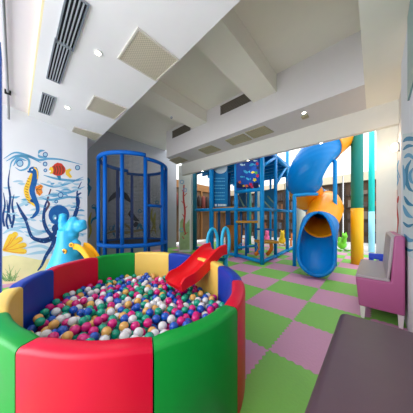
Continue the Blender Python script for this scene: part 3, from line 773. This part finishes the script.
# ================================================================== PADDED POLES
def padded(px, py, r, split, top, ml, mu, name, label, ll, lu):
    p = onz(px, py); t = thing(name, label, 'padded pole', p, 'padded poles right of the tube slide')
    b = B(); lathe(b, [(r, 0), (r, split)], 24, M=Matrix.Translation(p)); obj('lower_sleeve', b, ml, t)['label'] = ll
    b = B(); lathe(b, [(r*.98, split), (r*.98, top)], 24, M=Matrix.Translation(p)); obj('upper_sleeve', b, mu, t)['label'] = lu
pz = lambda px, py, b_: 1 + (HZ-py)/F*(F/(b_-HZ))
padded(357, 264, .116, pz(357, 208.3, 264), 4.2, mat('yellow_pad', (232, 180, 10), .5, bump=.3, bscale=8), mat('teal_pad', (0, 128, 118), .5), 'padded_pole', 'thick padded pole, teal above and yellow below, right of the tube slide', 'yellow lower sleeve', 'teal upper sleeve')
padded(371.6, 252, .078, pz(371, 211.5, 252), 4.6, mat('pale_blue_pad', (150, 214, 240), .5), mat('turquoise_pad', (10, 206, 200), .5), 'padded_pole', 'thin padded pole, turquoise above and pale blue below', 'pale blue lower sleeve', 'turquoise upper sleeve')
for px, py, r_, top, m_, lab in ((249, 244, .1, 2.7, mat('teal_pole', (40, 150, 140), .5), 'teal round column behind the climbing structure'),
                              (300.5, 249.5, .16, 2.7, mat('mosaic_white', (206, 210, 198), .6, noise=.15, nscale=60), 'pale mosaic round column just left of the slide exit'),
                              (259.5, 243, .16, 4.5, mat('mosaic_white', (206, 210, 198)), 'pale mosaic round column seen through the climbing frame')):
    p = onz(px, py); b = B(); lathe(b, [(r_, 0), (r_, top)], 20, M=Matrix.Translation(p)); o = obj('round_column', b, m_); tag(o, lab, 'column', 'round columns in the atrium')

# ================================================================== BENCHES
PURP = mat('purple_leatherette', (166, 82, 128), .42, bump=.06, bscale=10, noise=.04); GREYL = mat('mauve_grey_leather', (158, 146, 150), .4, bump=.06, bscale=12)
DMAU = mat('dark_mauve_leather', (88, 66, 75), .42, bump=.08, bscale=12, noise=.05)
LEGM = mat('pale_leg', (226, 216, 214), .4)
SF = thing('bench_sofa', 'purple bench with grey cushions and a backrest against the right wall', 'bench', (3.0, -.04, 0))
x0, x1 = 2.42, 3.5
def yz_prism(poly, xa, xb, bev=.015):
    t = bmesh.new()
    lo = [t.verts.new((xa, p[0], p[1])) for p in poly]; hi = [t.verts.new((xb, p[0], p[1])) for p in poly]
    n = len(poly); t.faces.new(lo); t.faces.new(hi[::-1])
    for i in range(n): t.faces.new((lo[i], lo[(i+1)%n], hi[(i+1)%n], hi[i]))
    bmesh.ops.recalc_face_normals(t, faces=t.faces[:])
    if bev: bmesh.ops.bevel(t, geom=t.edges[:], offset=bev, segments=3, profile=.5, affect='EDGES')
    for f in t.faces: f.smooth = False
    return t
obj('body', yz_prism([(.145,.42),(.118,.13),(-.205,.13),(-.205,.86),(-.135,.86),(-.112,.42)], x0, x1), PURP, SF)['label'] = 'purple body'
obj('seat_cushion', yz_prism([(.146,.445),(.146,.41),(-.11,.41),(-.11,.445)], x0+.02, x1-.02, .012), GREYL, SF)['label'] = 'grey seat cushion'
obj('back_cushion', yz_prism([(-.132,.85),(-.150,.865),(-.105,.44),(-.082,.44),(-.112,.85)], x0+.02, x1-.02, .010), GREYL, SF)['label'] = 'grey back cushion'
for xx in (x0+.05, x1-.07):
    for yy in (.09, -.18):
        b = B(); hexa(b, [(xx-.014,yy-.014,0),(xx+.014,yy-.014,0),(xx+.014,yy+.014,0),(xx-.014,yy+.014,0),(xx-.022,yy-.022,.14),(xx+.022,yy-.022,.14),(xx+.022,yy+.022,.14),(xx-.022,yy+.022,.14)]); obj('leg', b, LEGM, SF)['label'] = 'pale leg'
b0 = B(); box(b0, -0.35, 1.42, -.20, .16, .13, .43, bev=.035, seg=4)
OT = thing('ottoman_bench', 'long dark mauve backless bench in the near right corner', 'bench', (.5, -.02, 0))
o = obj('padded_seat', b0, DMAU, OT, True); es = o.modifiers.new('s', 'EDGE_SPLIT'); es.split_angle = math.radians(40)
for xx in (-.28, 1.34):
    for yy in (.11, -.15):
        b = B(); box(b, xx-.02, xx+.02, yy-.02, yy+.02, 0, .14); obj('leg', b, LEGM, OT)

# ================================================================== SMALL TOYS
def toychair(p, m, rot, label, name, s=1.0, cat='toy chair', group=None):
    t = thing(name, label, cat, p, group); M = Matrix.Translation(p) @ Matrix.Rotation(rot, 4, 'Z') @ Matrix.Scale(s, 4)
    b = B(); box(b, -.15, .15, -.14, .14, .24, .28, bev=.012, M=M); obj('seat', b, m, t)
    b = B(); box(b, -.15, .15, .12, .15, .28, .36, bev=.008, M=M); box(b, -.15, -.09, .12, .15, .36, .46, bev=.008, M=M); box(b, .09, .15, .12, .15, .36, .46, bev=.008, M=M); box(b, -.03, .03, .12, .15, .36, .46, bev=.008, M=M); box(b, -.15, .15, .12, .15, .46, .55, bev=.012, M=M); obj('backrest', b, m, t)
    for a_ in (-.12, .12):
        for c_ in (-.11, .11):
            b = B(); box(b, a_-.025, a_+.025, c_-.025, c_+.025, 0, .24, bev=.006, M=M); obj('leg', b, m, t)
toychair(ld(2.625, 2.69, 0), mat('cobalt_plastic', (30, 72, 210), .4), PI/2+.0, 'small cobalt blue plastic chair behind the purple bench', 'toy_chair', .95)
def rocker(p, m, label, name, s):
    t = thing(name, label, 'ride-on toy', p); M = Matrix.Translation(p) @ Matrix.Rotation(T+PI*.9, 4, 'Z') @ Matrix.Scale(s, 4)
    b = B()
    for c, r_, sc in (((0,0,.2),.17,(1.3,.8,.9)), ((.16,0,.38),.1,(.9,.8,1.3)), ((.22,0,.5),.1,(1.25,.8,.9)), ((-.18,0,.34),.08,(.8,.9,1.4)), ((.18,.05,.6),.035,(.7,.7,1.6)), ((.18,-.05,.6),.035,(.7,.7,1.6))):
        ball(b, M @ Vector(c), r_*s, 14, 0, sc)
    o = obj('toy_body', b, m, t, True); r2 = o.modifiers.new('r', 'REMESH'); r2.mode = 'VOXEL'; r2.voxel_size = .025; r2.use_smooth_shade = True
    b = B()
    for yy in (-.11, .11): tube(b, [M @ Vector((x_, yy, .02 + .35*x_*x_)) for x_ in (-.32, -.2, -.1, 0, .1, .2, .32)], .025*s, 8)
    obj('rocker', b, m, t)
rocker(onz(342, 250.5), mat('lime_plastic', (110, 200, 40), .4), 'lime green rocking toy on the floor right of the slide exit', 'rocking_toy', 1.0)
rocker(onz(282, 245), mat('yellow_toy', (240, 200, 20), .4), 'yellow animal-shaped ride-on toy beyond the climbing frame', 'rocking_toy', 1.0)
rocker(onz(267, 242.5), mat('pink_toy', (240, 110, 170), .4), 'pink ride-on toy seen through the climbing frame', 'rocking_toy', 1.0)
toychair(onz(291, 245.5), ORG, T+2.0, 'orange toy chair beyond the frame beside the yellow ride-on', 'toy_chair', .9)
toychair(onz(243, 244), ORG, T+2.8, 'low orange toy chair seen under the step platform', 'toy_chair', .9)

# ================================================================== ATRIUM SHOP FRONTS
BRN = mat('shop_brown', (78, 56, 36), .6, noise=.35, nscale=3); BRD = mat('shop_dark', (52, 42, 34), .6, noise=.4, nscale=4)
def front_x(y0, y1, label, seed, name='shop_front'):
    r_ = random.Random(seed); t = thing(name, label, 'shop front', (XF-.1, (y0+y1)/2, -.012), 'shop fronts around the atrium')
    b = B(); box(b, XF+.02, XF+.12, y0, y1, .12, 2.95); obj('back_panel', b, BRN, t)
    b = B(); box(b, XF-.12, XF, y0, y1, 2.62, 2.95); obj('fascia', b, mat('shop_fascia', (196, 184, 160), .6), t)
    n = max(2, int((y1-y0)/.8))
    for k in range(n+1):
        yy = y0+.03 + (y1-y0-.06)*k/n
        b = B(); box(b, XF-.08, XF+.02, yy-.03, yy+.03, -.012, 2.62); obj('mullion', b, BRD, t)
    for k in range(n):
        for zz in (.55, 1.05, 1.55, 2.05):
            ya = y0+.06 + (y1-y0-.06)*k/n; yb = y0 + (y1-y0-.06)*(k+1)/n
            b = B(); box(b, XF-.05, XF+.02, ya, yb, zz, zz+.03); obj('shelf', b, BRD, t)
    g = B(); cols = [mat('goods_a', (110, 98, 86), .6), mat('goods_b', (72, 58, 50), .6), mat('goods_c', (130, 84, 54), .6), mat('goods_d', (84, 88, 96), .6), mat('goods_e', (62, 52, 50), .6)]
    for k in range(n):
        ya = y0+.1 + (y1-y0-.06)*k/n; yb = y0-.04 + (y1-y0-.06)*(k+1)/n
        for zz in (.14, .581, 1.081, 1.581, 2.081):
            y = ya
            while y < yb-.1:
                wd = r_.uniform(.06, .16); h_ = r_.uniform(.15, .42)
                box(g, XF-.045, XF+.015, y, min(y+wd, yb), zz, zz+h_, r_.randrange(5)); y += wd + r_.uniform(.0, .05)
    o = obj('shelved_goods', g, cols, t); o['kind'] = 'stuff'
    return t
front_x(3.4, 6.85, 'brown shelved shop front seen through the left of the climbing frame', 1)
front_x(1.0, 3.36, 'brown shelved shop front seen between climbing frame and slide', 2)
front_x(-1.5, .96, 'brown shop front right of the tube slide behind the padded poles', 3)
front_x(-4.5, -1.54, 'shop front at the far right behind the pale column', 4)
t = thing('shop_front', 'brown open shop front with dark hanging goods, left beside the tree-painted pillar', 'shop front', (7, YF, -.012), 'shop fronts around the atrium')
b = B(); box(b, 4.4, XF-.2, YF-.02, YF, -.012, 2.95); obj('back_panel', b, mat('shop_tan', (98, 72, 46), .6, noise=.2, nscale=2), t)
b = B(); box(b, 4.4, XF-.2, YF-.1, YF-.02, 2.6, 2.95); obj('fascia', b, mat('shop_wood', (140, 96, 48), .6), t)
for xx in (4.8, 5.9, 6.9, 8.0, 9.0):
    b = B(); box(b, xx-.05, xx+.05, YF-.1, YF-.02, -.012, 2.6); obj('mullion', b, mat('shop_wood', (140, 96, 48)), t)
for k in range(14):
    xx = 5.0 + k*.3; b = B(); h_ = .5 + .5*random.random()
    lathe(b, [(.06, 2.3-h_), (.12, 2.28-h_*.8), (.11, 2.2), (.04, 2.32)], 10, M=Matrix.Translation((xx, YF-.3, 0)))
    tag(obj('hanging_garment', b, mat('garment_dark' if k % 3 else 'garment_red', (58, 44, 40) if k % 3 else (110, 50, 44), .8)), ('dark brown' if k % 3 else 'dull red') + ' garment hanging in the left shop front', 'garment', 'garments hanging in the left shop front')

# ================================================================== MURALS
toL = lambda x, y, off=0: online(x, y, WLA, WLB, -(.0015 + off))
mL = lambda x, y: (x/4.13, 120+y/4.13)      # coordinates read off an enlarged view of the wall
mL2 = lambda x, y: (x/4.13, 200+y/4.13)
PB = mat('paint_blue', (24, 92, 160), .8, noise=.3, nscale=14); PLB = mat('paint_light_blue', (96, 162, 200), .8, noise=.2, nscale=10); PVL = mat('paint_pale_blue', (164, 200, 220), .8, noise=.12, nscale=8)
PN = mat('paint_navy', (26, 66, 124), .8, noise=.3, nscale=14); PY = mat('paint_yellow', (240, 196, 60), .8, noise=.15, nscale=14); PO = mat('paint_orange', (232, 140, 50), .8, noise=.15); PR = mat('paint_red', (206, 60, 48), .8, noise=.15)
PBR = mat('paint_brown', (120, 66, 40), .8); PWH = mat('paint_white', (240, 242, 244), .8); PGR = mat('paint_green', (108, 150, 84), .8, noise=.3, nscale=12); PSD = mat('paint_sand', (236, 222, 168), .8, noise=.12, nscale=5); PTE = mat('paint_teal', (44, 130, 168), .8, noise=.3)
PPU = mat('paint_plum', (92, 70, 92), .8)
# water washes
b = B(); rw = random.Random(5)
for w_ in ([(15,160),(60,135),(110,145),(160,165),(200,160),(260,165),(340,185)], [(40,205),(50,170),(85,150),(118,165),(115,195),(85,208),(62,195)], [(165,260),(220,275),(280,262),(345,235)], [(180,228),(235,243),(300,250),(345,246)], [(25,170),(70,148),(120,152),(170,178)], [(230,290),(280,300),(350,275)], [(158,140),(165,128),(185,126)], [(157,142),(165,152),(195,155)], [(160,320),(210,330),(280,318),(340,322)], [(55,190),(75,162),(110,168)]):
    stroke(b, [mL(*p) for p in w_], (.5, .3, 2.0), toL, .001, 0)
for w_ in ([(5,20),(60,30),(120,10),(200,30),(330,20)], [(20,110),(90,100),(160,130),(230,110)], [(100,200),(170,190),(240,215),(330,190)], [(120,180),(180,165),(250,185)], [(30,60),(80,85),(140,75)], [(100,130),(150,140),(200,125)], [(110,225),(180,215),(230,222)], [(260,150),(310,140),(345,150)], [(10,140),(50,120),(100,135)]):
    stroke(b, [mL2(*p) for p in w_], (.5, .4, 2.8), toL, .0008, 1)
for k in range(90):
    x = rw.uniform(12, 325); y = rw.uniform(255, 480); l = rw.uniform(15, 50)
    stroke(b, [mL(x, y), mL(x+l/2, y+rw.uniform(-5, 5)), mL(x+l, y+rw.uniform(-4, 4))], (.2, .2, 1.9), toL, .0003 + .00001*k, 1 if k % 4 else 0, 3)
o = obj('painted_waves', b, [PLB, PVL], WALL_L)
b = B()
for cx, cy, r_ in ((82,179,13),(187,143,9),(186,182,8),(187,208,6),(320,197,9),(250,310,10),(232,337,6)):
    x, y = mL(cx, cy); blob(b, ellp(x, y, r_/4.13, r_/4.13), toL, .0015, 1); ring(b, x, y, r_/4.13, .8, toL, .002, 0)
obj('painted_bubbles', b, [PB, PVL], WALL_L)
# sand floor
b = B(); blob(b, [(0,257),(12,255),(25,257),(40,260),(56,258),(70,256),(87.5,258),(87.5,283),(0,284)], toL, .0005, 0)
obj('painted_sand', b, PSD, WALL_L)
b = B()
for k in range(26):
    x0_ = 10 + rw.uniform(-5, 5); a_ = rw.uniform(-1.2, 1.2); l = rw.uniform(8, 17)
    stroke(b, [(max(.3, x0_), 281), (max(.3, x0_ + l*.5*math.sin(a_)), 281 - l*.6*math.cos(a_)), (max(.3, x0_ + l*math.sin(a_)), 281 - l*math.cos(a_))], (1.1, .2), toL, .001 + .0001*k, k % 2, 3)
obj('painted_bush', b, [PGR, mat('paint_green_light', (150, 184, 120), .8)], WALL_L)
# seahorse
b = B()
stroke(b, [mL(*p) for p in ((150,205),(135,225),(118,262),(108,290),(116,322),(132,342),(146,356))], (4, 1.6, 2.2), toL, .0012, 1)
stroke(b, [mL(*p) for p in ((138,200),(146,222),(140,258),(132,292),(142,325),(153,352),(155,375),(146,392),(132,403),(124,402))], (6.4, .8, 1.0), toL, .002, 0)
for k in range(10):
    y = 240 + k*11; x = 122 - 10*math.sin(k/9*PI); stroke(b, [mL(x-9, y), mL(x+3, y+5)], .5, toL, .0024, 2, 2)
blob(b, ellp(*mL(137, 207), 4.6, 3.4), toL, .0026, 0)
stroke(b, [mL(135,208), mL(122,214), mL(113,212)], (2.4, 1.4), toL, .0027, 0)
stroke(b, [mL(140,196), mL(152,208), mL(155,228), mL(154,245)], (1.5, 1.2), toL, .0029, 1)
blob(b, [mL(145,276), mL(168,266), mL(178,274), mL(172,286), mL(176,300), mL(164,314), mL(150,304)], toL, .0022, 3)
for q in ((172,272),(172,288),(164,308)): stroke(b, [mL(148,288), mL(*q)], .5, toL, .0031, 2, 2)
blob(b, ellp(*mL(132,206), .8, .8), toL, .0034, 4)
obj('painted_seahorse', b, [PB, PY, PBR, PO, PWH], WALL_L)
# striped fish
b = B()
blob(b, ellp(*mL(240,206), 7.4, 5.9), toL, .002, 0)
blob(b, [mL(*p) for p in ((270,208),(288,200),(296,206),(285,216),(298,236),(288,240),(272,226))], toL, .0018, 1)
blob(b, [mL(*p) for p in ((220,186),(236,176),(255,180),(266,194))], toL, .0017, 0); blob(b, [mL(*p) for p in ((232,228),(244,250),(252,248),(250,228))], toL, .0016, 3)
blob(b, ellp(*mL(211,208), 2.2, 3.6), toL, .0026, 1); blob(b, ellp(*mL(206,212), 1.0, 1.0), toL, .003, 4)
for xx in (225, 236, 247, 258): stroke(b, [mL(xx-2,190), mL(xx+3,206), mL(xx-1,224)], 1.2, toL, .003, 2, 3)
obj('painted_fish', b, [PR, PY, PBR, PTE, PWH], WALL_L)
# octopus
b = B()
for w_ in (((235,125),(205,158),(165,165),(130,150),(108,90),(85,50),(68,10)), ((215,150),(192,120),(180,80),(185,30),(195,0)), ((228,150),(215,190),(190,230),(172,270),(155,292)), ((262,100),(300,80),(320,30),(318,-15),(335,-30)), ((215,160),(180,172),(140,165))):
    stroke(b, [mL2(*p) for p in w_], (4.2, 1.2, .6), toL, .0015, 0)
    for p in w_[1:-1]: blob(b, ellp(mL2(*p)[0], mL2(*p)[1], .5, .5, 8), toL, .0025, 1)
stroke(b, [mL2(*p) for p in ((125,0),(150,15),(152,40),(130,72))], (3.0, .5), toL, .0016, 0)
blob(b, ellp(*mL2(243,62), 10.5, 10.0), toL, .002, 2); blob(b, ellp(*mL2(238,118), 6.0, 5.2), toL, .0019, 0)
for x, y in ((225,72),(248,68)): blob(b, ellp(*mL2(x, y), 2.0, 2.8), toL, .003, 1); blob(b, ellp(*mL2(x+3, y+3), .9, 1.1), toL, .0035, 3)
obj('painted_octopus', b, [PN, PLB, PB, PWH], WALL_L)
# sea fan shell
b = B()
for q in ((62,142,.25),(82,162,.2),(98,186,.15),(98,212,.1),(45,150,.2)):
    x, y = q[0], q[1]; stroke(b, [mL2(12,208), mL2((12+x)/2, (208+y)/2), mL2(x, y)], (1.5, 5.6, .8), toL, .001 + q[1]*1e-5, 0); blob(b, ellp(*mL2(x, y), 2.9, 2.6), toL, .0012 + q[1]*1e-5, 0)
    stroke(b, [mL2(14,206), mL2((12+x)/2+4, (208+y)/2+6), mL2(x+3, y+5)], (.6, .6), toL, .004, 1, 3)
obj('painted_sea_fan', b, [PY, PO], WALL_L)
b = B()
for w_, wd in ((((40,205),(34,260),(42,320),(36,380),(46,430)),2.2), (((58,308),(50,350),(57,400),(48,445)),2.2), (((14,300),(20,350),(12,400),(18,440)),2.0), (((28,330),(32,380),(26,420),(34,450)),1.8), (((336,255),(318,300),(326,340),(308,385),(312,410)),2.2), (((70,342),(90,380),(112,412)),2.0)):
    stroke(b, [mL(*p) for p in w_], (.6, wd, .8), toL, .001, 0)
for w_ in (((210,285),(196,330),(202,350),(182,385),(178,415)),): stroke(b, [mL(*p) for p in w_], (1.2, 2.0, .6), toL, .001, 1)
obj('painted_seaweed', b, [PN, PPU], WALL_L)

# alcove mural behind the net
toB = lambda x, y, off=0: onY(x, y, 5.5 - .0015 - off)
mB = lambda x, y: (80 + x/3.18, 130 + y/3.18)
b = B()
blob(b, [mB(*p) for p in ((88,232),(94,214),(106,200),(122,192),(126,182),(134,192),(150,202),(160,220),(166,232),(154,228),(138,216),(116,214),(102,222))], toB, .001, 0)
blob(b, [mB(*p) for p in ((152,268),(160,255),(168,262),(178,276),(190,290),(176,290),(164,284),(158,276))], toB, .001, 0)
blob(b, [mB(*p) for p in ((168,300),(178,290),(188,298),(184,306),(174,310))], toB, .001, 0)
obj('painted_dolphins', b, mat('paint_black_blue', (28, 34, 48), .8), WALL_B)
b = B()
for w_, k in ((((230,250),(226,275),(234,300),(224,330)),0), (((240,262),(236,290),(240,330)),0), (((36,262),(30,290),(34,320),(28,345)),0), (((40,245),(50,250),(54,275),(40,285),(34,300)),1), (((110,300),(104,320),(112,340)),1), (((180,320),(190,300),(200,320),(210,300)),1), (((262,290),(256,310),(264,325)),1), (((85,330),(110,322),(150,326),(200,318),(250,322)),2), (((120,330),(140,300),(170,325)),2), (((24,170),(30,185),(26,210)),1), (((20,150),(28,160),(26,175)),1)):
    stroke(b, [mB(*p) for p in w_], (1.0, .6, 1.8), toB, .001 + k*.0005, k)
for x, y, r_ in ((30,185,6),(44,244,6),(100,312,7),(190,258,5),(245,230,5)): ring(b, *mB(x, y), r_/3.18, .8, toB, .003, 1)
obj('painted_reef', b, [mat('paint_olive', (168, 160, 70), .8), PTE, mat('paint_ochre', (150, 136, 96), .8)], WALL_B)
# tree mural on the pillar
pa, pb = Vector((3.62, 4.62, 0)), Vector((3.86, 4.30, 0))
toP = lambda x, y, off=0: online(x, y, pa, pb, .0015 + off)
b = B()
blob(b, [(180,222),(182.5,218),(186,224),(189.6,219),(189.6,249.5),(180,250)], toP, .0005, 2)
stroke(b, [(184,185),(183.5,198),(185,212),(184,226),(185.5,234)], (1.2, 1.2, .6), toP, .002, 0)
for q in ((182,190),(187,193),(181.5,201),(187.5,206),(182.5,214),(187.8,232),(182,236)): stroke(b, [(184.2, q[1]+3), q], (1.0, .5), toP, .0025, 0, 2)
for q in ((182,182),(185,190),(181.5,230)): ring(b, *q, 1.8, .6, toP, .0028, 1)
obj('painted_coral', b, [mat('paint_coral', (196, 74, 66), .8), PLB, mat('paint_moss', (156, 184, 128), .8, noise=.3)], PIL)
# right wall mural
toR = lambda x, y, off=0: onY(x, y, YR + .0015 + off)
b = B()
blob(b, [(402.6,134),(412.9,132.5),(420,131.5),(420,262),(412.9,259),(402.6,252)], toR, .0, 2)
for w_, k, wd in ((((403,142),(407,139),(413,139),(418,141)),0,2.6), (((403,150),(408,146),(414,146)),0,1.8), (((404,158),(409,155),(415,160)),1,2.2), (((411,160),(407,168),(406,178),(409,188),(414,192)),0,2.4), (((413,168),(410,174),(411,181),(415,184)),1,1.8), (((403,165),(404.5,178),(404,190)),1,1.6), (((404,196),(408,203),(414,206)),0,2.0), (((403,205),(407,214),(413,218)),1,2.4), (((403,222),(408,226),(414,224)),0,1.6), (((404,234),(409,240),(415,240)),1,2.2), (((403,245),(408,250),(414,250)),0,1.4)):
    stroke(b, w_, (.8, .6, wd*1.5), toR, .001 + .0004*k, k)
obj('painted_surf', b, [PTE, PLB, mat('paint_ice', (206, 220, 222), .8, noise=.1)], WALL_R)
b = B(); box(b, 1.6, 2.35, YR+.0, YR+.012, 2.05, 2.78); obj('glass_panel', b, mat('teal_glass', (120, 160, 160), .3), WALL_R)
b = B()
pier = lambda x, y, off=0: onY(x, y, -.249 + off)
for w_, k in ((((397,190),(396.5,205),(398,220),(397,234)),0), (((398.5,196),(397.5,203)),0), (((395.5,205),(396.8,211)),0), (((396,170),(398,180),(396,188)),1), (((399,160),(397,168),(400,178)),1), (((396,238),(399,243),(397,248)),1)):
    stroke(b, w_, (.6, .6, .8), pier, .001, k)
pm = obj('painted_coral', b, [PR, PLB], bpy.data.objects['wall_pier'])
# sconce
p = onY(398.5, 147, -.24)
SCN = thing('wall_sconce', 'small warm glowing wall lamp on the pier at the end of the mural wall', 'wall lamp', p)
b = B(); box(b, p.x-.03, p.x+.03, -.2495, -.235, p.z-.06, p.z+.06); obj('back_plate', b, STEEL, SCN)
b = B(); lathe(b, [(.02,-.05),(.032,-.03),(.032,.04),(.02,.06)], 12, M=Matrix.Translation((p.x, -.2, p.z))); obj('lamp_shade', b, mat('sconce_glow', (255, 224, 180), .5, emit=5), SCN)
l = bpy.data.lights.new('sconce', 'POINT'); l.energy = 3; l.color = (1, .78, .58); l.shadow_soft_size = .05
o = bpy.data.objects.new('sconce', l); COL.objects.link(o); o.location = (p.x, -.13, p.z+.03)
